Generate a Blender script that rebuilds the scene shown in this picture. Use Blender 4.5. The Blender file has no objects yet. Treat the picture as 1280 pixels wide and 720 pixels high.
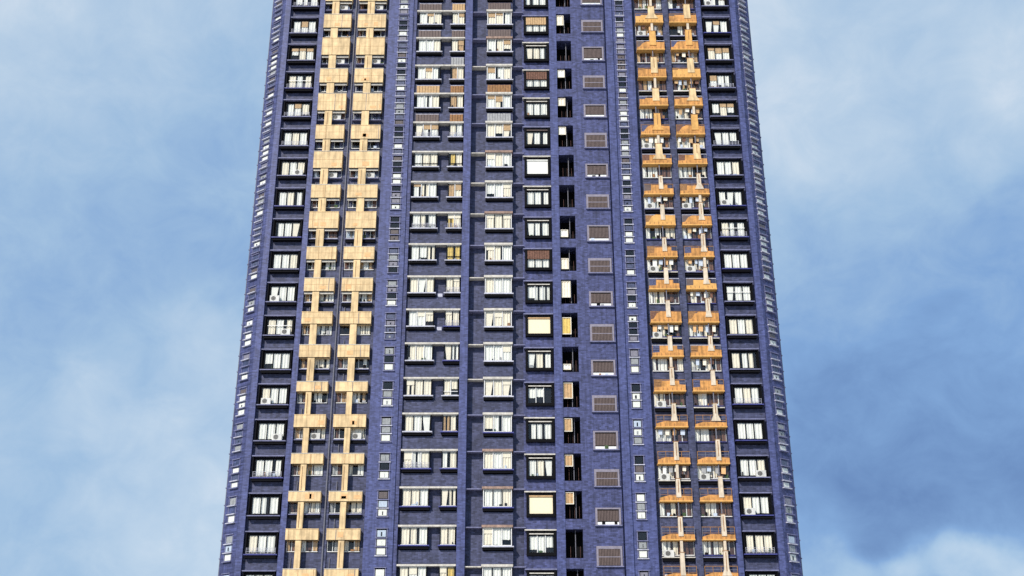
import bpy, bmesh, math, random
from mathutils import Vector, Matrix
R = math.radians
C = bpy.context.scene.collection
scene = bpy.context.scene

# ------------------------------------------------------------------ camera
FPX, PITCH = 1386.0, R(22.0)            # focal length in pixels of a 1280 px wide frame
D, CAMZ = 87.4, 1.6
cam_data = bpy.data.cameras.new('camera')
cam = bpy.data.objects.new('camera', cam_data); C.objects.link(cam)
cam_data.sensor_width = 36.0
cam_data.lens = FPX / 1280 * 36.0
cam_data.clip_end = 4000; cam_data.clip_start = 0.1
CAM = (Matrix.Translation((0.14, -D, CAMZ)) @ Matrix.Rotation(R(0.0), 4, 'Z')
       @ Matrix.Rotation(math.pi/2 + PITCH, 4, 'X') @ Matrix.Rotation(R(-0.05), 4, 'Z'))
cam.matrix_world = CAM
scene.camera = cam

def sky_dir(px, py):
    v = Vector(((px-640)/FPX, (360-py)/FPX, -1.0))
    return (CAM.to_3x3() @ v).normalized()

# ------------------------------------------------------------------ light
SUN_EL, SUN_AZ = R(34), R(-30)          # azimuth from the facade's normal, negative = from the left
to_sun = Vector((math.sin(SUN_AZ)*math.cos(SUN_EL), -math.cos(SUN_AZ)*math.cos(SUN_EL), math.sin(SUN_EL)))
sd = bpy.data.lights.new('sun', 'SUN'); sun = bpy.data.objects.new('sun', sd); C.objects.link(sun)
sd.energy = 3.3; sd.angle = R(1.2); sd.color = (1.0, 0.93, 0.82)
sun.rotation_euler = to_sun.to_track_quat('Z', 'Y').to_euler()
scene.view_settings.view_transform = 'Standard'; scene.view_settings.look = 'None'
scene.view_settings.gamma = 1; scene.view_settings.use_curve_mapping = False
scene.view_settings.exposure = 0.3

def srgb(r, g, b, k=1.0):
    f = lambda c: ((c/255+0.055)/1.055)**2.4 if c > 10 else c/255/12.92
    return (f(r)*k, f(g)*k, f(b)*k, 1)

world = bpy.data.worlds.new('World'); scene.world = world; world.use_nodes = True
nt = world.node_tree; nt.nodes.clear()
def N(t, typ, **kw):
    n = t.nodes.new(typ)
    for k, v in kw.items(): setattr(n, k, v)
    return n
out = N(nt, 'ShaderNodeOutputWorld')
sky = N(nt, 'ShaderNodeTexSky', sky_type='NISHITA'); sky.sun_disc = False
sky.sun_elevation = SUN_EL
sky.sun_rotation = math.atan2(to_sun.x, to_sun.y)
bg1 = N(nt, 'ShaderNodeBackground'); bg1.inputs[1].default_value = 0.10
bg2 = N(nt, 'ShaderNodeBackground'); bg2.inputs[1].default_value = 1.0
nt.links.new(sky.outputs[0], bg1.inputs[0])
tc = N(nt, 'ShaderNodeTexCoord')
nz = N(nt, 'ShaderNodeTexNoise'); nz.inputs['Scale'].default_value = 9; nz.inputs['Detail'].default_value = 5
nt.links.new(tc.outputs['Generated'], nz.inputs['Vector'])
sub = N(nt, 'ShaderNodeVectorMath', operation='SUBTRACT'); sub.inputs[1].default_value = (.5, .5, .5)
nt.links.new(nz.outputs['Color'], sub.inputs[0])
scl = N(nt, 'ShaderNodeVectorMath', operation='SCALE'); scl.inputs['Scale'].default_value = 0.14
nt.links.new(sub.outputs[0], scl.inputs[0])
addv = N(nt, 'ShaderNodeVectorMath', operation='ADD')
nt.links.new(tc.outputs['Generated'], addv.inputs[0]); nt.links.new(scl.outputs[0], addv.inputs[1])
def M(op, a, b=None):
    n = N(nt, 'ShaderNodeMath', operation=op)
    for i, v in enumerate((a, b)):
        if v is None: continue
        if isinstance(v, (int, float)): n.inputs[i].default_value = v
        else: nt.links.new(v, n.inputs[i])
    return n.outputs[0]
# banks of cloud: (image direction, brightness, size)
BANKS = [(90,20,.86,90),(290,50,.74,90),(200,30,.82,70),(100,150,.74,90),(240,180,.66,90),(30,290,.70,90),(270,280,.50,80),(150,330,.58,80),
 (60,365,.52,60),(240,425,.92,28),(80,500,.96,26),(120,508,.92,24),(185,530,.94,26),(40,440,.56,70),(140,430,.70,50),(200,480,.64,50),(300,460,.74,50),(60,590,.64,60),
 (150,660,.74,70),(230,700,.82,60),(30,700,.68,70),(20,500,.66,50),
 (980,40,.80,80),(1000,150,.90,50),(1240,100,.92,36),(1120,60,.78,80),(1220,200,.72,70),(1110,220,.66,70),(1000,300,.60,70),
 (1150,330,.46,70),(1250,340,.34,60),(1060,400,.44,60),(1170,430,.32,60),(1260,470,.42,60),(1010,490,.44,50),(1070,540,.26,55),
 (1180,560,.26,80),(1260,570,.28,70),(1110,615,.28,60),(1020,620,.44,36),(1200,645,.32,28),(1250,645,.36,28),(1215,700,.98,24),(1140,706,.92,22),(1060,700,.78,26),(1270,706,.96,22)]
num = den = None
for px, py, v, s in BANKS:
    d = N(nt, 'ShaderNodeVectorMath', operation='DISTANCE')
    nt.links.new(addv.outputs[0], d.inputs[0]); d.inputs[1].default_value = sky_dir(px, py)
    sg = s*1.2/FPX
    w = M('EXPONENT', M('MULTIPLY', M('MULTIPLY', d.outputs['Value'], d.outputs['Value']), -1/(sg*sg)))
    wv = M('MULTIPLY', w, v)
    num = wv if num is None else M('ADD', num, wv)
    den = w if den is None else M('ADD', den, w)
val = M('DIVIDE', M('ADD', num, 0.05*0.6), M('ADD', den, 0.05))
n2 = N(nt, 'ShaderNodeTexNoise'); n2.inputs['Scale'].default_value = 5.5; n2.inputs['Detail'].default_value = 7; n2.inputs['Roughness'].default_value = .55
mp = N(nt, 'ShaderNodeMapping'); mp.inputs['Scale'].default_value = (1, 1, 1.25); mp.inputs['Rotation'].default_value = (0, R(-14), 0)
nt.links.new(tc.outputs['Generated'], mp.inputs[0]); nt.links.new(mp.outputs[0], n2.inputs['Vector'])
val = M('ADD', val, M('MULTIPLY', M('SUBTRACT', n2.outputs['Fac'], .5), .42))
n3 = N(nt, 'ShaderNodeTexNoise'); n3.inputs['Scale'].default_value = 17; n3.inputs['Detail'].default_value = 9; n3.inputs['Roughness'].default_value = .62; n3.inputs['Distortion'].default_value = .5
nt.links.new(mp.outputs[0], n3.inputs['Vector'])
val = M('ADD', val, M('MULTIPLY', M('SUBTRACT', n3.outputs['Fac'], .5), .34))
cr = N(nt, 'ShaderNodeValToRGB'); nt.links.new(val, cr.inputs[0])
els = cr.color_ramp.elements
els[0].position = 0.0; els[0].color = srgb(84,112,160)
els[1].position = 1.0; els[1].color = srgb(224,234,245)
for p, c in ((.2, (102,136,188)), (.42, (130,168,216)), (.62, (163,194,226)), (.8, (190,212,234))):
    e = els.new(p); e.color = srgb(*c)
EXPK = 2**-0.3
nt.links.new(cr.outputs[0], bg2.inputs[0]); bg2.inputs[1].default_value = EXPK*1.0
mix = N(nt, 'ShaderNodeMixShader'); mix.inputs[0].default_value = 0.94
nt.links.new(bg1.outputs[0], mix.inputs[1]); nt.links.new(bg2.outputs[0], mix.inputs[2])
nt.links.new(mix.outputs[0], out.inputs[0])

# ------------------------------------------------------------------ materials
def mat(name, col, rough=.7, var=.12, nscale=3.0, bump=0.0, bscale=20, brick=None, metal=0, streak=0, spec=.4, var2=None):
    m = bpy.data.materials.new(name); m.use_nodes = True; t = m.node_tree
    b = t.nodes['Principled BSDF']; b.inputs['Roughness'].default_value = rough; b.inputs['Metallic'].default_value = metal
    b.inputs['Specular IOR Level'].default_value = spec
    g = N(t, 'ShaderNodeNewGeometry')
    col = tuple(col[:3])
    no = N(t, 'ShaderNodeTexNoise'); no.inputs['Scale'].default_value = nscale; no.inputs['Detail'].default_value = 6; no.inputs['Roughness'].default_value = .65
    t.links.new(g.outputs['Position'], no.inputs['Vector'])
    mr = N(t, 'ShaderNodeMapRange'); mr.inputs[1].default_value = .3; mr.inputs[2].default_value = .7
    mr.inputs[3].default_value = 1-var*1.6; mr.inputs[4].default_value = 1+var*1.6
    t.links.new(no.outputs['Fac'], mr.inputs[0])
    fac = mr.outputs[0]
    def mul(a, b_):
        n = N(t, 'ShaderNodeMath', operation='MULTIPLY')
        for i, v in enumerate((a, b_)):
            if isinstance(v, (int, float)): n.inputs[i].default_value = v
            else: t.links.new(v, n.inputs[i])
        return n.outputs[0]
    if streak:
        mp = N(t, 'ShaderNodeMapping'); mp.inputs['Scale'].default_value = (5, 5, .35)
        t.links.new(g.outputs['Position'], mp.inputs[0])
        ns = N(t, 'ShaderNodeTexNoise'); ns.inputs['Scale'].default_value = 1.0; ns.inputs['Detail'].default_value = 5
        t.links.new(mp.outputs[0], ns.inputs['Vector'])
        ms = N(t, 'ShaderNodeMapRange'); ms.inputs[1].default_value = .42; ms.inputs[2].default_value = .68
        ms.inputs[3].default_value = 1.0; ms.inputs[4].default_value = 1-streak
        t.links.new(ns.outputs['Fac'], ms.inputs[0]); fac = mul(fac, ms.outputs[0])
    base = N(t, 'ShaderNodeVectorMath', operation='SCALE')
    base.inputs[0].default_value = col
    src = None
    if brick:
        # tiles laid in the plane of each wall: u runs along x or y, v runs up
        sx = N(t, 'ShaderNodeSeparateXYZ'); t.links.new(g.outputs['Position'], sx.inputs[0])
        ad = N(t, 'ShaderNodeMath', operation='ADD'); t.links.new(sx.outputs[0], ad.inputs[0]); t.links.new(sx.outputs[1], ad.inputs[1])
        cx = N(t, 'ShaderNodeCombineXYZ'); t.links.new(ad.outputs[0], cx.inputs[0]); t.links.new(sx.outputs[2], cx.inputs[1])
        bt = N(t, 'ShaderNodeTexBrick'); bt.inputs['Scale'].default_value = 1.0
        bt.inputs['Brick Width'].default_value = brick[0]; bt.inputs['Row Height'].default_value = brick[1]
        bt.inputs['Mortar Size'].default_value = .012; bt.inputs['Bias'].default_value = 0.0
        c2 = var2 or tuple(c*1.42 for c in col)
        bt.inputs['Color1'].default_value = (*[c*.62 for c in col], 1); bt.inputs['Color2'].default_value = (*c2, 1)
        bt.inputs['Mortar'].default_value = (*[c*.8+.012 for c in col], 1)
        t.links.new(cx.outputs[0], bt.inputs['Vector'])
        t.links.new(bt.outputs['Color'], base.inputs[0])
    t.links.new(fac, base.inputs['Scale'])
    t.links.new(base.outputs[0], b.inputs['Base Color'])
    if bump:
        nb = N(t, 'ShaderNodeTexNoise'); nb.inputs['Scale'].default_value = bscale; nb.inputs['Detail'].default_value = 3
        t.links.new(g.outputs['Position'], nb.inputs['Vector'])
        bp = N(t, 'ShaderNodeBump'); bp.inputs['Strength'].default_value = bump; bp.inputs['Distance'].default_value = .03
        t.links.new(nb.outputs['Fac'], bp.inputs['Height']); t.links.new(bp.outputs[0], b.inputs['Normal'])
    return m

BLUE = (.066, .076, .190)
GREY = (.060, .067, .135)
MT = {
 'tile': mat('blue_wall_tile', BLUE, .55, .16, 2.2, .25, 22, brick=(.30, .125), streak=.36, spec=.3),
 'rib': mat('smooth_blue_rib_tile', (.078, .094, .245), .5, .12, 2.2, .2, 22, brick=(.30, .125), streak=.28, spec=.3, var2=(.098, .118, .30)),
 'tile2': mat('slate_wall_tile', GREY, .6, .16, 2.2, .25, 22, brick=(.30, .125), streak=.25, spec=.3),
 'ledge': mat('painted_ledge', (.17, .175, .30), .6, .2, 4),
 'ledgeblue': mat('blue_sill_paint', (.055, .06, .24), .5, .2, 4),
 'hood': mat('pale_ledge_paint', (.62, .58, .52), .7, .15, 4, streak=.2),
 'hoodbrown': mat('weathered_pink_ledge', (.36, .24, .19), .7, .2, 4, streak=.3),
 'black': mat('black_metal_and_shade', (.004, .004, .006), .7, .1, 5, spec=.1),  # also the shade painted under sills and parapets
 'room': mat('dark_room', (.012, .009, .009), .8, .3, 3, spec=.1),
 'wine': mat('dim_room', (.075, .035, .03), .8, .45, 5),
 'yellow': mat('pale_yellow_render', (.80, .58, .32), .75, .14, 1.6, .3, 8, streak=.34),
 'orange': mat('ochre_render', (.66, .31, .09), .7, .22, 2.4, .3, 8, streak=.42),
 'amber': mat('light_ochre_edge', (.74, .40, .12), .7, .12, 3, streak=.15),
 'cream': mat('cream_pillar_paint', (.72, .60, .46), .7, .12, 3, streak=.25),
 'sillpale': mat('pale_lavender_sill', (.52, .52, .62), .6, .15, 5, streak=.2),
 'peach': mat('faded_peach_patch', (.78, .46, .22), .75, .1, 4),
 'glassdark': mat('blue_grey_glazing', (.085, .09, .17), .35, .35, 7),
 'white': mat('white_frame', (.80, .79, .78), .5, .08, 6),
 'cwhite': mat('white_curtain', (.86, .85, .80), .85, .05, 6),
 'cwarm': mat('ivory_curtain', (.88, .80, .66), .85, .06, 6),
 'ccream': mat('cream_blind', (.88, .78, .55), .8, .03, 6),
 'ctan': mat('tan_curtain', (.55, .36, .19), .85, .15, 6),
 'cyellow': mat('yellow_curtain', (.72, .52, .16), .85, .12, 6),
 'cgrey': mat('grey_curtain', (.36, .36, .37), .85, .15, 6),
 'cbrown': mat('brown_curtain', (.17, .085, .06), .85, .3, 8),
 'cblue': mat('pale_blue_curtain', (.55, .62, .74), .85, .1, 6),
 'shutter': mat('grey_brown_slat', (.13, .092, .085), .6, .15, 5),
 'shframe': mat('mauve_grey_frame', (.25, .225, .28), .55, .12, 5),
 'ac': mat('air_conditioner_casing', (.66, .65, .62), .5, .1, 6, streak=.2),
 'pipe': mat('grey_pipe', (.16, .16, .20), .5, .1, 6),
 'rust': mat('timber_brown', (.30, .15, .06), .7, .25, 6),
 'plant': mat('pot_plant_leaf', (.05, .09, .03), .7, .3, 9),
 'ground': mat('paving', (.42, .40, .37), .85, .15, .4, .2, 5),
}
gm = bpy.data.materials.new('window_glass'); gm.use_nodes = True; t = gm.node_tree; t.nodes.clear()
o_ = N(t, 'ShaderNodeOutputMaterial'); tr = N(t, 'ShaderNodeBsdfTransparent'); gl = N(t, 'ShaderNodeBsdfGlossy'); gl.inputs['Roughness'].default_value = .04
tr.inputs[0].default_value = (.96, .97, .96, 1)
fr = N(t, 'ShaderNodeLayerWeight'); fr.inputs[0].default_value = .5; mx = N(t, 'ShaderNodeMixShader')
pw = N(t, 'ShaderNodeMath', operation='POWER'); pw.inputs[1].default_value = 4; t.links.new(fr.outputs['Facing'], pw.inputs[0])
ma = N(t, 'ShaderNodeMath', operation='MULTIPLY_ADD'); ma.inputs[1].default_value = .8; ma.inputs[2].default_value = .07; t.links.new(pw.outputs[0], ma.inputs[0])
t.links.new(ma.outputs[0], mx.inputs[0]); t.links.new(tr.outputs[0], mx.inputs[1]); t.links.new(gl.outputs[0], mx.inputs[2]); t.links.new(mx.outputs[0], o_.inputs[0])
MT['glass'] = gm

# ------------------------------------------------------------------ mesh helper
class MB:
    def __init__(s): s.v = []; s.f = []; s.m = []; s.mats = []
    def mi(s, k):
        if k not in s.mats: s.mats.append(k)
        return s.mats.index(k)
    def box(s, x0, x1, y0, y1, z0, z1, m):
        i = len(s.v); k = s.mi(m)
        s.v += [(x0,y0,z0),(x1,y0,z0),(x1,y1,z0),(x0,y1,z0),(x0,y0,z1),(x1,y0,z1),(x1,y1,z1),(x0,y1,z1)]
        for f in ((0,3,2,1),(4,5,6,7),(0,1,5,4),(1,2,6,5),(2,3,7,6),(3,0,4,7)):
            s.f.append([i+j for j in f]); s.m.append(k)
    def poly(s, pts, m):
        i = len(s.v); s.v += pts; s.f.append(list(range(i, i+len(pts)))); s.m.append(s.mi(m))
    def strip(s, top, bot, m):
        for a in range(len(top)-1):
            s.poly([bot[a], bot[a+1], top[a+1], top[a]], m)
    def prism(s, prof, y0, y1, m):
        """outline prof [(x,z)...] counter-clockwise seen from the front, extruded from y0 (front) to y1"""
        n = len(prof)
        s.poly([(x, y0, z) for x, z in prof], m)
        s.poly([(x, y1, z) for x, z in reversed(prof)], m)
        for a in range(n):
            p, q = prof[a], prof[(a+1) % n]
            s.poly([(p[0],y0,p[1]), (p[0],y1,p[1]), (q[0],y1,q[1]), (q[0],y0,q[1])], m)
    def tube(s, p, q, r, m, n=8):
        p, q = Vector(p), Vector(q); d = (q-p).normalized()
        a = d.orthogonal().normalized(); b = d.cross(a)
        ring = [a*math.cos(2*math.pi*j/n)*r + b*math.sin(2*math.pi*j/n)*r for j in range(n)]
        for j in range(n):
            k = (j+1) % n
            s.poly([tuple(p+ring[j]), tuple(p+ring[k]), tuple(q+ring[k]), tuple(q+ring[j])], m)
    def build(s, name, parent=None, **props):
        me = bpy.data.meshes.new(name); me.from_pydata(s.v, [], s.f)
        for k in s.mats: me.materials.append(MT[k])
        me.polygons.foreach_set('material_index', s.m); me.update()
        o = bpy.data.objects.new(name, me); C.objects.link(o)
        if parent: o.parent = parent
        for k, v in props.items(): o[k] = v
        return o

# ------------------------------------------------------------------ ground
g = MB(); g.poly([(-1500,-1500,0),(1500,-1500,0),(1500,1500,0),(-1500,1500,0)], 'ground')
g.build('ground', kind='structure')

# ------------------------------------------------------------------ the tower
ZC0, FH = 15.45, 3.0
K0, K1 = -2, 19                         # storeys modelled in full
TOP = ZC0 + FH*(K1+1.2)
def zc(k): return ZC0 + FH*k
T = bpy.data.objects.new('apartment_tower', None); C.objects.link(T)
T['label'] = 'tall blue-violet tiled apartment tower with white windows and yellow and orange balconies'
T['category'] = 'apartment building'
rnd = random.Random(7)

# plan of the facade, left to right (x, y); y grows away from the viewer
RB = .46                                # back wall of the balcony bays
plan = [(-22.76,22),(-22.76,1.15),(-21.28,0),(-20.78,0),(-20.78,.38),(-18.02,.38),(-18.02,0),(-17.55,0),(-17.55,RB),
 (-11.45,RB),(-11.45,0),(-9.15,0),(-9.15,.10),(-8.82,.10),(-8.82,.60),(-4.2,.60),(-4.2,-.05),(-3.55,-.05),(-3.55,.70),(1.08,.70),(1.08,.34),
 (3.62,.34),(3.62,0),(4.3,0),(4.3,1.5),(5.66,1.5),(5.66,0),(8.80,0),(8.80,.22),(8.92,.22),(8.92,-.18),(9.55,-.18),(9.55,-.04),(11.48,-.04),(11.48,RB),
 (17.55,RB),(17.55,0),(18.02,0),(18.02,.38),(20.78,.38),(20.78,0),(21.28,0),(22.76,1.15),(22.76,22)]
w = MB()
for a in range(len(plan)):
    p, q = plan[a], plan[(a+1) % len(plan)]
    xm = (p[0]+q[0])/2
    recess = (p[1] > .2 and q[1] > .2 and p[1] < 2 and q[1] < 2)
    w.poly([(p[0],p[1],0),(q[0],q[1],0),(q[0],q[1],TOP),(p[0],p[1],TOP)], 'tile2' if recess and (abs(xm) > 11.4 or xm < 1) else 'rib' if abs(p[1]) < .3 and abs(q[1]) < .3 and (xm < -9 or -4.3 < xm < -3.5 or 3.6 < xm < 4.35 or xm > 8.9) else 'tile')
w.poly([(x,y,TOP) for x,y in plan], 'tile')
w.build('wall', T)
# roof parapet and lobby canopy
r = MB(); r.box(-22.9, 22.9, .9, 22.2, TOP+.003, TOP+1.1, 'tile'); r.box(-8, 8, 6, 16, TOP+1.1, TOP+5, 'tile2'); r.build('roof', T)
for sx in (-1, 1):                     # rain pipe down each corner with its brackets
    q = MB(); q.tube((sx*22.84,1.5,0),(sx*22.84,1.5,TOP), .06, 'pipe')
    for i in range(44): q.box(min(sx*22.74,sx*22.95), max(sx*22.74,sx*22.95), 1.42, 1.58, 1.4*i+.5, 1.4*i+.58, 'ledge')
    q.build('rain_pipe', T)
# ---------------- windows
def curtain(m, x0, x1, z0, z1, y, kind, col):
    """hangs inside one casement"""
    def cloth(a, b, zt, zb):
        n = max(3, int((b-a)/.07)); ph = rnd.random()*6
        top, bot = [], []
        for i in range(n+1):
            x = a+(b-a)*i/n
            yy = y+.034*math.sin(ph+i*1.9)
            top.append((x, yy, zt)); bot.append((x+(rnd.random()-.5)*.02, yy+.01, zb+(rnd.random()*.04)))
        m.strip(top, bot, col)
    w_ = x1-x0
    if kind == 'full': cloth(x0, x1, z1, z0)
    elif kind == 'gap': cloth(x0, x0+w_*rnd.uniform(.62,.85), z1, z0)
    elif kind == 'gapr': cloth(x0+w_*rnd.uniform(.15,.38), x1, z1, z0)
    elif kind == 'split': cloth(x0, x0+w_*.36, z1, z0); cloth(x1-w_*.36, x1, z1, z0)
    elif kind == 'half': cloth(x0, x1, z1, z0+(z1-z0)*rnd.uniform(.15,.45))
    elif kind == 'tied':
        c = (x0+x1)/2; n = 5
        top = [(x0+w_*i/n, y, z1) for i in range(n+1)]; s = rnd.choice((-1,1))
        bot = [(x+(c+s*w_*.3-x)*.35, y+.01, z0) for x,_,_ in top]; m.strip(top, bot, col)

def clutter(m, x0, x1, z0, y):
    x = x0+.05
    while x < x1-.2:
        if rnd.random() < .45:
            ww = rnd.uniform(.08,.3); h = rnd.uniform(.06,.34)
            m.box(x, min(x+ww, x1), y, y+.04, z0, z0+h, rnd.choice(('room','cgrey','rust','plant','cblue','black')))
        x += rnd.uniform(.15,.6)

def panes(root, x0, x1, z0, z1, yf, n, cols, kinds, room='room', clut=.4, mull='black', fw=.05, blind=None, mw=None):
    """curtains and glass of a window whose opening is x0..x1, z0..z1 with its glass at yf"""
    cm = MB(); wd = (x1-x0)/n
    for i in range(n):
        col = rnd.choice(cols); kind = rnd.choice(kinds)
        if blind and rnd.random() < .35:
            zb = z1-(z1-z0)*rnd.uniform(.2,.5)
            cm.box(x0+i*wd+.03, x0+(i+1)*wd-.03, yf+.03, yf+.045, zb, z1, blind)
        if kind != 'none': curtain(cm, x0+i*wd+.035, x0+(i+1)*wd-.035, z0+.02, z1-.02, yf+.08, kind, col)
    if rnd.random() < clut: clutter(cm, x0+.05, x1-.05, z0+.005, yf+.02)
    if cm.v: cm.build('curtain', root)
    gm_ = MB(); gm_.poly([(x0,yf,z0),(x1,yf,z0),(x1,yf,z1),(x0,yf,z1)], 'glass')
    gm_.build('pane', root)
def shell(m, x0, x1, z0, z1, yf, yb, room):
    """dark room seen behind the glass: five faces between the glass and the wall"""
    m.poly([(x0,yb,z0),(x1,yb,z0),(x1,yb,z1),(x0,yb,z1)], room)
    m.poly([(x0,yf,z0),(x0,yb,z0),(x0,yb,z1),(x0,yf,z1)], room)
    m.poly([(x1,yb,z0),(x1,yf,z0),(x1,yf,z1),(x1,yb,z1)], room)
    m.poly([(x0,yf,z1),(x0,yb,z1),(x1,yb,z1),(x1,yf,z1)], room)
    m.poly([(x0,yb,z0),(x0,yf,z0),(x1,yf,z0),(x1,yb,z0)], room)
def mullions(m, x0, x1, z0, z1, yf, n, mt, w_=.05, transom=None):
    for i in range(1, n):
        x = x0+(x1-x0)*i/n; m.box(x-w_/2, x+w_/2, yf-.02, yf+.03, z0, z1, mt)
    if transom: m.box(x0, x1, yf-.018, yf+.028, transom-.025, transom+.025, mt)

def acunit(parent, x, y, z):
    a = MB(); a.box(x, x+.78, y, y+.28, z, z+.52, 'ac')
    cx, cz, n = x+.30, z+.26, 14
    a.poly([(cx+.2*math.cos(2*math.pi*i/n), y-.006, cz+.2*math.sin(2*math.pi*i/n)) for i in range(n)], 'room')
    for i in range(4): a.box(cx-.2, cx+.2, y-.014, y-.008, cz-.15+.09*i, cz-.13+.09*i, 'ac')
    a.box(x+.02, x+.08, y+.02, y+.34, z-.06, z, 'black'); a.box(x+.68, x+.74, y+.02, y+.34, z-.06, z, 'black')
    a.build('air_conditioner', parent)

# outer columns: black boxed bays with three white casements, hood above and sill below
for side in (-1, 1):
    X0, X1 = (-20.62, -18.14) if side < 0 else (18.16, 20.60)
    for k in range(K0, K1):
        z = zc(k); m = MB(); wall = .38; pr = -.02
        a0, a1, b0, b1 = X0+.23, X1-.20, z-.63, z+.70
        m.box(X0, X0+.08, pr, wall, z-.78, z+.92, 'black'); m.box(X1-.08, X1, pr, wall, z-.78, z+.92, 'black')
        m.box(X0+.08, a0, .14, wall, z-.78, z+.92, 'black'); m.box(a1, X1-.08, .14, wall, z-.78, z+.92, 'black')
        m.box(a0, a1, .14, wall, b1, z+.92, 'black'); m.box(a0, a1, .14, wall, z-.78, b0, 'black')
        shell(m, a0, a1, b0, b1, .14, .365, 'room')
        mullions(m, a0, a1, b0, b1, .16, 3, 'black', .055)
        if rnd.random() < .12: m.box(a0, a1, .12, .17, z+.1, z+.15, 'white')
        o = m.build('window', T)
        panes(o, a0, a1, b0, b1, .17, 3, ['cwhite']*4+['cwarm']*2, ['full']*9+['gap','gapr','half','tied'], clut=.35, blind=None if k < 13 else 'ctan')
        s = MB(); s.box(X0-.06, X1+.06, -.16, wall-.01, z-.86, z-.78, 'ledgeblue' if rnd.random() < .4 else 'ledge')
        s.box(X0+.02, X1-.02, -.06, wall-.01, z-1.06, z-.86, 'black'); s.build('sill', o)  # black block paints the shadow beneath the sill
        h = MB(); h.box(X0-.06, X1+.06, -.12, wall-.01, z+.92, z+1.0, 'ledge'); h.build('hood', o)
        if rnd.random() < .16: acunit(o, rnd.choice((a0+.05, a1-.85)), -.14, b0-.14)
        elif rnd.random() < .25:
            g_ = MB()
            for i in range(4): g_.box(X0+.1, X1-.1, -.005, .01, b0-.08+.13*i, b0-.06+.13*i, 'sillpale')
            for i in range(9): g_.box(X0+.1+(X1-X0-.22)*i/8, X0+.12+(X1-X0-.22)*i/8, -.018, -.006, b0-.12, b0+.36, 'sillpale')
            g_.build('grille', o)

# narrow stacks of three little panes beside the pilasters and on the angled corners
def stack(cx, cy, ang, z, w_, seed, dense=-1):
    m = MB(); ca, sa = math.cos(ang), math.sin(ang)
    r_ = random.Random(seed)
    hs = [.62, .58, .58] if dense < 0 else [.44]*5 if dense else [.46,.46,.46,.46]; zz = z+1.0
    cells = []
    drop = r_.random()
    for i, h in enumerate(hs):
        cells.append((zz-h, zz)); zz -= h+(.10 if dense < 0 else .13)
    fr = MB(); zt, zb = z+1.05, zz+.05
    fr.box(-w_/2-.07, -w_/2, -.05, .02, zb, zt, 'ledge'); fr.box(w_/2, w_/2+.07, -.05, .02, zb, zt, 'ledge')
    fr.box(-w_/2, w_/2, -.012, .02, zb, zt, 'black')
    for (c0, c1) in cells:
        fr.box(-w_/2-.1, w_/2+.1, -.12 if abs(cx) < 15 else -.20, .015, c0-.09, c0-.02, 'sillpale' if r_.random() < .6 else 'ledge')
    fr.box(-w_/2-.1, w_/2+.1, -.12, .015, zt, zt+.06, 'ledge')
    gl_ = MB(); cu = MB()
    for i, (c0, c1) in enumerate(cells):
        whitep = (.06, .22, .85)[i] if dense < 0 else (.03,.03,.12,.6,.05)[i] if abs(cx) < 15 else (.05,.3,.15,.85,.15)[i]
        mt = 'cwhite' if r_.random() < whitep else r_.choice(('cgrey','shutter','room','cblue','shframe','room','cgrey') if dense < 0 else ('cgrey','shutter','room','glassdark','shframe','room','glassdark'))
        a, b = -w_/2+.06, w_/2-.06
        if mt != 'room':
            cu.poly([(a,-.03,c0+.05),(b,-.03,c0+.05),(b,-.03,c1-.06),(a,-.03,c1-.06)], mt)
            if r_.random() < .5: cu.box(-.03+r_.uniform(-.1,.1), .05, -.038, -.033, c0+.1, c1-.2, r_.choice(('room','cgrey','black')))
        gl_.poly([(a,-.045,c0+.03),(b,-.045,c0+.03),(b,-.045,c1-.03),(a,-.045,c1-.03)], 'glass')
    M4 = Matrix.Translation((cx, cy, 0)) @ Matrix.Rotation(ang, 4, 'Z')
    for q in (fr, gl_, cu): q.v = [tuple(M4 @ Vector(p)) for p in q.v]
    o = fr.build('stacked_window', T); gl_.build('pane', o)
    if cu.v: cu.build('blind', o)
for k in range(K0, K1):
    z = zc(k)
    stack(-10.05, 0, 0, z+.12, .78, k*7+1, -1 if k < 6 else int(k > 10))
    stack(10.28, -.04, 0, z-.12, .70, k*7+2, -1 if k < 6 else int(k > 10))
    ang = math.atan2(1.15, 1.48)
    stack(-22.02, .60, -ang, z-.25, .82, k*7+3, -1 if k < 2 else int(k > 8))
    stack(22.02, .60, ang, z-.28, .80, k*7+4, -1 if k < 2 else int(k > 8))

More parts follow.
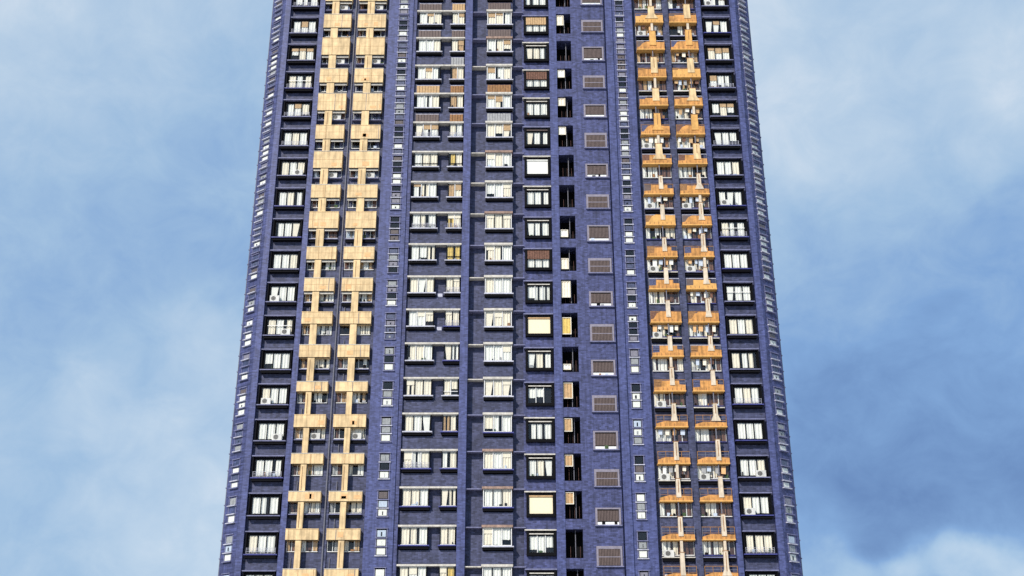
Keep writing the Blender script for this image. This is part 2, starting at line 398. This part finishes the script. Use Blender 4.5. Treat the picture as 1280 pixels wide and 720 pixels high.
# centre-left bay: wide and narrow window under one pale ledge
for k in range(K0, K1):
    kk = k/15; ph = .62+.30*kk; z = zc(k)+ph; yb = .60
    hood = MB(); r2 = rnd.random()
    hood.box(-8.79, -4.22, -.02, yb-.01, z+.72, z+.86, 'hood')
    hood.build('ledge', T)
    sp = MB(); sp.box(-8.80, -4.215, .30, yb-.008, z-FH+.88+.02, z-1.04, 'tile2')
    sp.build('spandrel', T)
    if k >= 12:                                    # weathered screens above the ledge on the upper floors
        for xa, xb in ((-8.60,-6.50),(-5.50,-4.30)):
            if rnd.random() < .7:
                a = MB(); c_ = rnd.choice(('shutter','ctan','rust','cgrey','shutter')); nn = 8 if xb-xa > 1.5 else 5
                for i in range(nn): a.box(xa+(xb-xa)*i/nn+.015, xa+(xb-xa)*(i+1)/nn-.015, .18+.02*(i%2), .29, z+.90, z+1.72, c_)
                a.box(xa, xb, .20, .285, z+1.72, z+1.78, 'sillpale'); a.build('screen', T)
    for (X0, X1, n, pal) in ((-8.56, -6.50, 3, ['cwhite']*4+['cwarm']*3), (-5.48, -4.32, 2, ['cwarm']*3+['cwhite','cyellow','ctan'])):
        m = MB(); yf = .16; b0, b1 = z-.62, z+.66
        m.box(X0-.05, X0, yf-.04, yb-.012, b0-.05, b1+.05, 'black'); m.box(X1, X1+.05, yf-.04, yb-.012, b0-.05, b1+.05, 'black')
        m.box(X0, X1, yf-.04, yb-.012, b1, b1+.05, 'white'); m.box(X0, X1, yf-.04, yb-.012, b0-.05, b0, 'white')
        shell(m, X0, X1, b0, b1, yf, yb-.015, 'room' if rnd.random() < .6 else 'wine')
        mullions(m, X0, X1, b0, b1, yf, n, 'black' if rnd.random() < .6 else 'white', .055, None if rnd.random() < .8 else b0+.3)
        o = m.build('bay_window', T)
        if rnd.random() < .25:
            g_ = MB()
            for i in range(4): g_.box(X0, X1, yf-.10, yf-.085, b0+.03+.12*i, b0+.05+.12*i, 'sillpale')
            for i in range(7): g_.box(X0+(X1-X0-.02)*i/6, X0+.02+(X1-X0-.02)*i/6, yf-.084, yf-.07, b0, b0+.45, 'sillpale')
            g_.build('grille', o)
        panes(o, X0, X1, b0, b1, yf, n, pal, ['full']*6+['gap','gapr','half','tied','split'], clut=.5, blind=rnd.choice((None,'cwarm')) if k < 10 else 'ctan')
        s = MB(); s.box(X0-.18, min(X1+.18, -4.22), -.06, yb-.012, b0-.16, b0-.07, 'sillpale' if k > 6 or rnd.random() < .3 else 'ledgeblue'); s.box(X0-.1, min(X1+.1,-4.22), .05, yb-.012, b0-.36, b0-.16, 'black'); s.build('sill', o)  # shade under the sill set in as a black block
    if rnd.random() < .35 and k < 8:
        a = MB(); a.box(-6.20, -5.75, .30, yb-.01, z-1.02, z-.66, 'ledge'); a.box(-6.16,-5.79,.28,.30,z-.98,z-.7,'sillpale')
        a.build('vent_grille', T)

# centre bay
for k in range(K0, K1):
    kk = k/15; z = zc(k)+.56+.34*kk; yb = .70
    hood = MB(); bright = 'hood' if k % 4 else 'hoodbrown'
    hood.box(-3.54, -2.27, .10, yb-.01, z+.70, z+.78, 'ledge' if rnd.random() < .6 else 'hood')
    hood.box(-2.25, .20, -.10, yb-.01, z+.72, z+.90, rnd.choice(('hood','hood','hoodbrown')))
    hood.box(.22, 1.20, .10, yb-.01, z+.68, z+.76, 'ledge')
    hood.build('ledge', T)
    X0, X1 = -2.10, .05; yf = .10; b0, b1 = z-.64, z+.68
    m = MB()
    m.box(X0-.06, X0, yf-.04, yb-.012, b0-.06, b1+.04, 'white'); m.box(X1, X1+.06, yf-.04, yb-.012, b0-.06, b1+.04, 'white')
    m.box(X0, X1, yf-.04, yb-.012, b1, b1+.04, 'white'); m.box(X0, X1, yf-.04, yb-.012, b0-.06, b0, 'white')
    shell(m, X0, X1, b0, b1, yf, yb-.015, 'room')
    mullions(m, X0, X1, b0, b1, yf, 3, 'black' if rnd.random() < .5 else 'white', .055)
    o = m.build('bay_window', T)
    panes(o, X0, X1, b0, b1, yf, 3, ['cwhite']*2+['cwarm']*3, ['full']*7+['gap','gapr','half','tied'], clut=.6, blind='cwarm' if k < 12 else 'ctan')
    s = MB(); s.box(X0-.12, X1+.22, -.10, yb-.012, b0-.18, b0-.08, 'sillpale' if k > 5 or rnd.random() < .4 else 'ledgeblue'); s.box(X0-.08, X1+.16, .0, yb-.012, b0-.38, b0-.18, 'black'); s.build('sill', o)  # black block stands in for the shade below this sill
    sp = MB(); sp.box(-2.26, .21, .22, yb-.008, z-FH+.93, z-1.08, 'tile2'); sp.build('spandrel', T)
    if k >= 12 and rnd.random() < .7:
        a = MB(); c_ = rnd.choice(('shutter','rust','cgrey'))
        for i in range(9): a.box(X0+.238*i+.01, X0+.238*i+.225, .08+.02*(i%2), .21, z+.93, z+1.78, c_)
        a.build('screen', T)

# black-framed windows right of the centre
C3 = {1:'blind', 6:'blind', 11:'blindw', 8:'brown', 14:'brown', 16:'brown', 12:'dark', 13:'grey', 15:'grey', 4:'sash', 7:'sash', 0:'sash', -1:'grey'}
for k in range(K0, K1):
    z = zc(k)+.02+.08*k/15; X0, X1 = 1.26, 3.56; wall = .34; st = C3.get(k, 'norm')
    m = MB(); a0, a1, b0, b1 = X0+.20, X1-.20, z-.68, z+.62
    if st[:5] == 'blind': b1 = z+.80
    m.box(X0, a0, 0.02, wall-.005, z-.92, z+1.0, 'black'); m.box(a1, X1, 0.02, wall-.005, z-.92, z+1.0, 'black')
    m.box(a0, a1, .10, wall-.005, b1, z+1.0, 'black'); m.box(a0, a1, .02, wall-.005, z-.92, b0, 'black')
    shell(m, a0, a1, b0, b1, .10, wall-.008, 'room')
    if st[:5] != 'blind': mullions(m, a0, a1, b0, b1, .12, 3, 'black' if st != 'sash' else 'white', .05)
    if st in ('norm','grey','dark','sash'): m.box(a0-.12, a1+.12, .04, .10, z+.72, z+.80, 'hood' if st != 'dark' else 'shutter')
    o = m.build('window', T)
    if st[:5] == 'blind':
        c = MB(); mt = 'ccream' if st == 'blind' else 'cwhite'
        c.box(a0+.02, a1-.02, .13, .145, b0+.02, b1-.18, mt); c.tube((a0+.02,.11,b1-.10),(a1-.02,.11,b1-.10), .075, 'ctan' if st == 'blind' else 'cwhite', 10)
        c.build('roller_blind', o)
        gg = MB(); gg.poly([(a0,.155,b0),(a1,.155,b0),(a1,.155,b1),(a0,.155,b1)], 'glass'); gg.build('pane', o)
    elif st == 'brown':
        c = MB(); n = 9
        for i in range(n):
            xa = a0+(a1-a0)*i/n; c.box(xa+.01, xa+(a1-a0)/n-.01, .05+.01*(i%2), .08, z+.12, z+.9, 'ctan' if k == 16 else 'cbrown')
        c.build('awning', o)
        panes(o, a0, a1, b0, z+.16, .15, 3, ['cwhite'], ['full'], clut=.1)
    else:
        panes(o, a0, a1, b0, b1, .15, 3, ['cwhite']*4+['cwarm'], ['full','full','full','gap','gapr','tied'] if st != 'sash' else ['full','half','split','none'], clut=.5)
    h = MB(); h.box(1.11, 3.60, -.06, wall-.01, z+1.0, z+1.10, 'hood' if rnd.random() < .35 else 'ledge'); h.build('hood', o)

# deep dark openings with a small side window inside
C5 = {1:('ctan',1,.95),2:('ctan',1,.95),3:('ctan',1,1.1),4:('ctan',1,1.35),5:('cwhite',0,.5),6:('cyellow',.3,1.5),7:('cwarm',.5,1.5),8:('cwarm',0,1.0),
      9:('cwhite',0,.7),12:('cwhite',1,.8),13:('cwarm',1,.8),14:('cwhite',1,.8),16:('cwarm',1,1.1),17:('cwarm',1,1.1)}
for k in range(K0, K1):
    z = zc(k)+.05+.25*k/15
    sp = MB(); sp.box(4.28, 5.68, .03, 1.52, z+1.08, z+1.9-.02, 'tile'); sp.build('spandrel', T)
    m = MB()
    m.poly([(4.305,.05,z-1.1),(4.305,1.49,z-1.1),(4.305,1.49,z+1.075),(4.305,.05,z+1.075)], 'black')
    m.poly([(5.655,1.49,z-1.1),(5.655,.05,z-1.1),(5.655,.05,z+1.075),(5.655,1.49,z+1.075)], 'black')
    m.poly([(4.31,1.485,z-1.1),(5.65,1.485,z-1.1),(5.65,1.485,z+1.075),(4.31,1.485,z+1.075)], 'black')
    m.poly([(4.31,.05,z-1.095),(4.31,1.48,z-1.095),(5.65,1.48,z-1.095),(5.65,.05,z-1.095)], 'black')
    for i in range(6):
        xx = 4.5+i*.19; m.box(xx, xx+.035, .62, .66, z-1.09, z-.15+.1*(k%3), 'wine' if i % 2 else 'black')
    m.tube((5.1+.1*(k%2),.5,z-1.09),(5.1+.1*(k%2),.5,z+1.07), .035, 'pipe')
    o = m.build('light_well', T)
    if k in C5:
        col, up, h = C5[k]; ztop = z+1.0 if up >= .5 else z-.9+h
        if up == .3: ztop = z+.7
        a0, a1 = 4.34, 5.02 if h < 1.2 else 5.12
        f = MB(); f.box(a0, a0+.04, .16, .24, ztop-h, ztop, 'cwarm'); f.box(a1-.06, a1, .16, .24, ztop-h, ztop, 'cwarm')
        f.box(a0+.04, a1-.06, .16, .24, ztop-h, ztop-h+.06, 'cwarm'); f.box(a0+.04, a1-.06, .16, .24, ztop-.05, ztop, 'cwarm')
        s_ = f.build('side_window', o)
        c = MB(); curtain(c, a0+.05, a1-.07, ztop-h+.07, ztop-.06, .22, 'full', col); c.build('curtain', s_)

# shuttered windows in mauve frames
for k in range(K0, K1):
    z = zc(k)-.98+.85*k/15; X0, X1 = 6.72, 8.62; hgt = .72 if (k % 3) else .80
    m = MB(); y0 = -.07
    zt, zb = z+hgt, z-hgt+.08
    m.box(X0-.05, X0+.10, y0, -.003, zb, zt, 'shframe'); m.box(X1-.10, X1+.05, y0, -.003, zb, zt, 'shframe')
    m.box(X0+.10, X1-.10, y0, -.003, zt-.12 if k % 2 else zt-.22, zt, 'shframe')
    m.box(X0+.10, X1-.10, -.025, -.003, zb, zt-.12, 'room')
    o = m.build('shuttered_window', T)
    s = MB(); s.box(X0-.10, X1+.12, -.20, -.003, zb-.09, zb, 'ledge'); s.build('sill', o)
    c = MB(); zh = zb+.32 if k % 2 else zb+.05
    n = 14
    for i in range(n):
        xa = X0+.11+(X1-X0-.22)*i/n; c.box(xa, xa+(X1-X0-.22)/n-.035, -.055, -.035, zh, zt-.23, 'shutter')
    if k % 2: c.box(X0+.11, X1-.11, -.06, -.03, zb+.02, zb+.24, 'white'); clutter(c, X0+.2, X1-.2, zb+.05, -.075)
    else: c.box(X0+.11, X1-.11, -.062, -.03, (zh+zt)/2-.12, (zh+zt)/2-.06, 'shframe')
    c.build('shutter', o)

# ---------------- balconies
def railclutter(m, x0, x1, z, y):
    x = x0
    while x < x1-.15:
        ww = rnd.uniform(.1,.35)
        if rnd.random() < .55: m.box(x, min(x+ww,x1), y, y+.05, z, z+rnd.uniform(.08,.4), rnd.choice(('cwhite','cgrey','rust','cream','cblue','plant','white')))
        x += ww+.05

def pz(k):                                  # top of the yellow parapet above its storey's centre line
    return 1.06 + ((.50 if k >= 9 else .24 if k > 2 else .0) if k % 2 else (.16 if k > 4 else .05))
for (X0, X1, px0, px1) in ((-17.52,-14.97,.80,1.26),(-14.33,-11.70,.95,1.41)):
    for k in range(K0, K1):
        z = zc(k); odd = k % 2 == 1
        dr = min(.55, max(0, (k-4)*.055)); zb = z+.30-dr; zt = z+pz(k); yf = -.18
        m = MB()
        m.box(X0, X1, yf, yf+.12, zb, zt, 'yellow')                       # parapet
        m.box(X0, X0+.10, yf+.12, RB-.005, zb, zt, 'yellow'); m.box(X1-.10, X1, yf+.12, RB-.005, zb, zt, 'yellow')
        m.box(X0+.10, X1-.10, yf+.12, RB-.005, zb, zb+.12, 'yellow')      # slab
        m.box(X0+.02, X1-.02, yf+.02, yf+.10, zb-.05, zb-.002, 'black')  # drip edge in black, with the shadow line below the parapet painted in
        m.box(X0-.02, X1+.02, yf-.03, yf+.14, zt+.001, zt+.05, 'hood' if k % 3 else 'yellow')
        if zt-zb > 1: m.box(X0+.03, X1-.03, yf-.008, yf-.002, (zb+zt)/2, (zb+zt)/2+.025, 'ctan')
        if k > 6: m.box(X0+.04, X1-.04, yf+.14, yf+.22, zb-.22, zb-.002, 'hood')
        for i in range(rnd.choice((1,2,2,3))):
            xx = rnd.uniform(X0+.1, X1-.15)
            if rnd.random() < .6: m.box(xx, xx+.035, yf-.02, yf-.002, zb+.02, zt-.04, 'ctan' if rnd.random() < .6 else 'pipe')
            else: m.box(xx, min(X1-.05,xx+rnd.uniform(.3,.6)), yf-.012, yf-.002, zb+.2, zb+rnd.uniform(.4,.62), 'peach')
        o = m.build('balcony', T)
        # piers between parapets
        p = MB(); zlow = z-FH+pz(k-1)+.05
        wx = .10 if k >= 9 else (.05 if k > 4 else 0)
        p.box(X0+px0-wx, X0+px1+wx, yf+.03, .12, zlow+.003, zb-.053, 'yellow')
        if rnd.random() < .6: p.tube((X0+px0+.15,yf,zlow+.1),(X0+px0+.15,yf,zb-.2), .025, 'ctan')
        p.build('pillar', o)
        # window on the back wall
        wz0, wz1 = z-.50-dr*.7, zb-.01
        f = MB(); a0, a1 = X0+.04, X1-.06
        f.box(a0, a1, RB-.10, RB-.003, wz0-.05, wz0, 'white')
        f.box(a0, a1, RB-.045, RB-.003, wz0, wz1, 'room' if k > 11 else rnd.choice(('room','wine')))
        n = 6
        for i in range(n+1):
            xx = a0+(a1-a0)*i/n; f.box(max(a0,xx-.025), min(a1,xx+.025), RB-.10, RB-.046, wz0, wz1, 'white' if rnd.random() < .6 else 'black')
        wo = f.build('window', o)
        c = MB()
        for i in range(n):
            xa, xb = a0+(a1-a0)*i/n+.03, a0+(a1-a0)*(i+1)/n-.03
            if i < 3: col = rnd.choice(('cbrown','cbrown','ctan','cgrey',None,None))
            else: col = rnd.choice(('cwhite','cwhite','cwarm','cwarm','ctan',None))
            if k > 8: col = rnd.choice((None,'cbrown','glassdark', 'glassdark', 'glassdark', 'cblue' if k < 12 else 'glassdark'))
            if col: curtain(c, xa, xb, wz0+.02, wz1-.01, RB-.075, rnd.choice(('full','full','gap','gapr')), col)
        clutter(c, X0+px1+.1, a1-.1, wz0, RB-.14)
        if c.v: c.build('curtain', wo)
        gg = MB(); gg.poly([(a0,RB-.115,wz0),(a1,RB-.115,wz0),(a1,RB-.115,wz1),(a0,RB-.115,wz1)], 'glass'); gg.build('pane', wo)
        if odd:                                                           # service ledge and drip tray below the window
            l = MB(); l.box(X0+.01, X1-.01, .14, RB-.005, wz0-.20, wz0-.13, 'ledge')
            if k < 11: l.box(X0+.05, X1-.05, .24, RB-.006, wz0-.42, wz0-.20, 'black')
            l.build('service_ledge', o)
            if rnd.random() < (.75 if k > 9 else .35): acunit(o, X0+px1+.08, .16, wz0-.13)
        if rnd.random() < .7:                                             # drain pipe stub
            t_ = MB(); xx = X0+rnd.uniform(.2,.6); t_.tube((xx,.4,wz0-.5),(xx,.4,wz0-1.4), .04, 'pipe'); t_.build('pipe', o)
# drain pipe column between the two yellow stacks
d = MB(); d.box(-14.94, -14.36, .36, RB-.002, 0, TOP-.1, 'tile2'); d.tube((-14.62,.29,0),(-14.62,.29,TOP-.1), .06, 'pipe'); d.build('service_shaft', T)
d = MB(); d.box(14.37, 14.93, .12, RB-.002, 0, TOP-.1, 'tile2'); d.build('service_shaft', T)

for (X0, X1, px0, px1) in ((11.78,14.35,1.22,1.78),(14.95,17.50,1.42,1.98)):
    for k in range(K0, K1):
        z = zc(k); zb = z+.24; yf = -.18; odd = k % 2 == 1
        hh = .46 if k < 4 else (.92 if k < 13 else .86)
        hh += rnd.uniform(-.06,.06)
        m = MB()
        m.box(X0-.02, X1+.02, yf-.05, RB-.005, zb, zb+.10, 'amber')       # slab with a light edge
        if k < 4:
            prof = [(X0,zb+.10),(X1,zb+.10),(X1,zb+hh),(X0+.75,zb+hh+.06),(X0+.35,zb+hh-.04),(X0,zb+hh-.16)]
        elif k % 3 == 0:
            prof = [(X0,zb+.10),(X1,zb+.10),(X1,zb+hh),(X0+.9,zb+hh+.08),(X0+.55,zb+hh-.08),(X0+.25,zb+.36),(X0,zb+.30)]
        else:
            prof = [(X0,zb+.10),(X1,zb+.10),(X1,zb+hh*.62),(X1-.5,zb+hh*.66),(X1-.5,zb+hh),(X0+.62,zb+hh),(X0+.6,zb+.40),(X0,zb+.36)]
            if k >= 13: prof = [(X0,zb+.10),(X1,zb+.10),(X1,zb+hh),(X0+.5,zb+hh),(X0+.5,zb+hh-.12),(X0,zb+hh-.12)]
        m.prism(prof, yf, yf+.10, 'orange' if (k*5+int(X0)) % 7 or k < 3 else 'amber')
        for i in range(1, 7):                                             # raised joints of the parapet panels
            xx = X0+(X1-X0)*i/7
            if abs(xx-X0-px0) > .1: m.box(xx-.02, xx+.02, yf-.012, yf-.002, zb+.12, zb+min(hh-.1,.34), 'rust')
        o = m.build('balcony', T)
        p = MB(); zlow = z-FH+zb-z
        xm = X0+(px0+px1)/2; zm = zlow+FH*rnd.choice((.60,.66,.68,.72))
        zl = zlow+.10+hh*.45
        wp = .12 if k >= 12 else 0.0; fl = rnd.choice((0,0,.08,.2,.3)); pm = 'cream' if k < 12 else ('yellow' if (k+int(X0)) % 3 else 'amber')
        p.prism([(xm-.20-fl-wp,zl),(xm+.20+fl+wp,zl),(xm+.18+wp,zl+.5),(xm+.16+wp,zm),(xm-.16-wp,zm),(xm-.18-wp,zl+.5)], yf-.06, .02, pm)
        if rnd.random() < .3: p.box(xm-.10, xm+.11, yf+.02, .02, zm, zb-.003, 'cream')
        else: p.tube((xm-.05,yf+.1,zm),(xm-.05,yf+.1,zb-.003), .045, 'pipe')
        p.box(xm-.24-wp, xm+.24+wp, yf-.07, .0, zm, zm+.05, 'rust')
        if rnd.random() < .6: p.box(xm-.03, xm+.03, yf-.066, yf-.061, zlow+hh+.2, zm-.1, 'rust')
        p.build('pillar', o)
        # handrail and glazed screen above the parapet
        q = MB(); rt = zlow+FH+1.05
        q.box(X0, X1, yf+.02, yf+.06, rt-.05, rt, 'sillpale' if k > 3 and k % 2 else 'rust')
        for i in range(5):
            xx = X0+(X1-X0-.04)*i/4; q.box(xx, xx+.04, yf+.02, yf+.06, zb+.3, rt-.05, 'rust' if rnd.random() < .6 else 'pipe')
        if k < 6: q.box(X0, X1, yf+.03, yf+.05, rt-.3, rt-.27, 'pipe'); q.box(X0, X1, yf+.03, yf+.05, rt-.5, rt-.47, 'rust')
        if k >= 4: q.box(X0+.04, X0+.60, yf+.03, yf+.045, zb+.34, rt-.05, rnd.choice(('cbrown','shutter','glassdark','rust')))
        q.build('railing', o)
        s_ = MB(); railclutter(s_, X0+.1, X1-.1, zb+.10, yf+.14)
        x_ = xm-.35
        if s_.v and k < 13: s_.build('stored_goods', o)
        if rnd.random() < .45:                                            # washing hung to dry under the soffit
            l_ = MB(); l_.tube((X0+.1,.12,zb-.12),(X1-.1,.12,zb-.12), .012, 'pipe', 5); xx = X0+rnd.uniform(.15,.5)
            while xx < X1-.5:
                ww = rnd.uniform(.22,.4); hh_ = rnd.uniform(.3,.6); c_ = rnd.choice(('cwhite','cblue','cgrey','ctan','peach','cwarm','cbrown'))
                l_.prism([(xx,zb-.13-hh_),(xx+ww*.9,zb-.13-hh_-.03),(xx+ww,zb-.13),(xx+.02,zb-.13)], .115, .13, c_); xx += ww+rnd.uniform(.03,.35)
            l_.build('washing_line', o)
        wz0, wz1 = z-.80, zb-.01; a0, a1 = X0+.02, X1-.02
        f = MB(); f.box(a0, a1, RB-.14, RB-.003, wz0-.06, wz0, 'white' if rnd.random() < .6 else 'ledgeblue')
        f.box(a0, a1, RB-.045, RB-.003, wz0, wz1, 'wine' if rnd.random() < .8 else 'room')
        n = 6
        for i in range(n+1):
            xx = a0+(a1-a0)*i/n; f.box(max(a0,xx-.03), min(a1,xx+.03), RB-.10, RB-.046, wz0, wz1, 'black' if rnd.random() < .7 else 'white')
        wo = f.build('window', o)
        c = MB()
        for i in range(n):
            xa, xb = a0+(a1-a0)*i/n+.03, a0+(a1-a0)*(i+1)/n-.03
            col = (rnd.choice(('cwhite','cwhite','cwhite','cwarm')) if rnd.random() < .85 else None) if i < 3 else rnd.choice((None,'cbrown',None,'cwarm','cbrown'))
            if k > 13: col = rnd.choice(('cwhite','ctan',None,'cbrown'))
            if col: curtain(c, xa, xb, wz0+.02, wz1-.01, RB-.075, rnd.choice(('full','full','full','gap')), col)
        clutter(c, a0+.1, a1-.1, wz0, RB-.16)
        if c.v: c.build('curtain', wo)
        gg = MB(); gg.poly([(a0,RB-.115,wz0),(a1,RB-.115,wz0),(a1,RB-.115,wz1),(a0,RB-.115,wz1)], 'glass'); gg.build('pane', wo)
        if not odd:
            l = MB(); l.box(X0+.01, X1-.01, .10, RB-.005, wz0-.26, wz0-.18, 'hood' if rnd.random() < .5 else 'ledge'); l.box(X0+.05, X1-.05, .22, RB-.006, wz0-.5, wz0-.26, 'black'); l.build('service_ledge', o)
            if rnd.random() < .4: acunit(o, X0+.15, .12, wz0-.18)
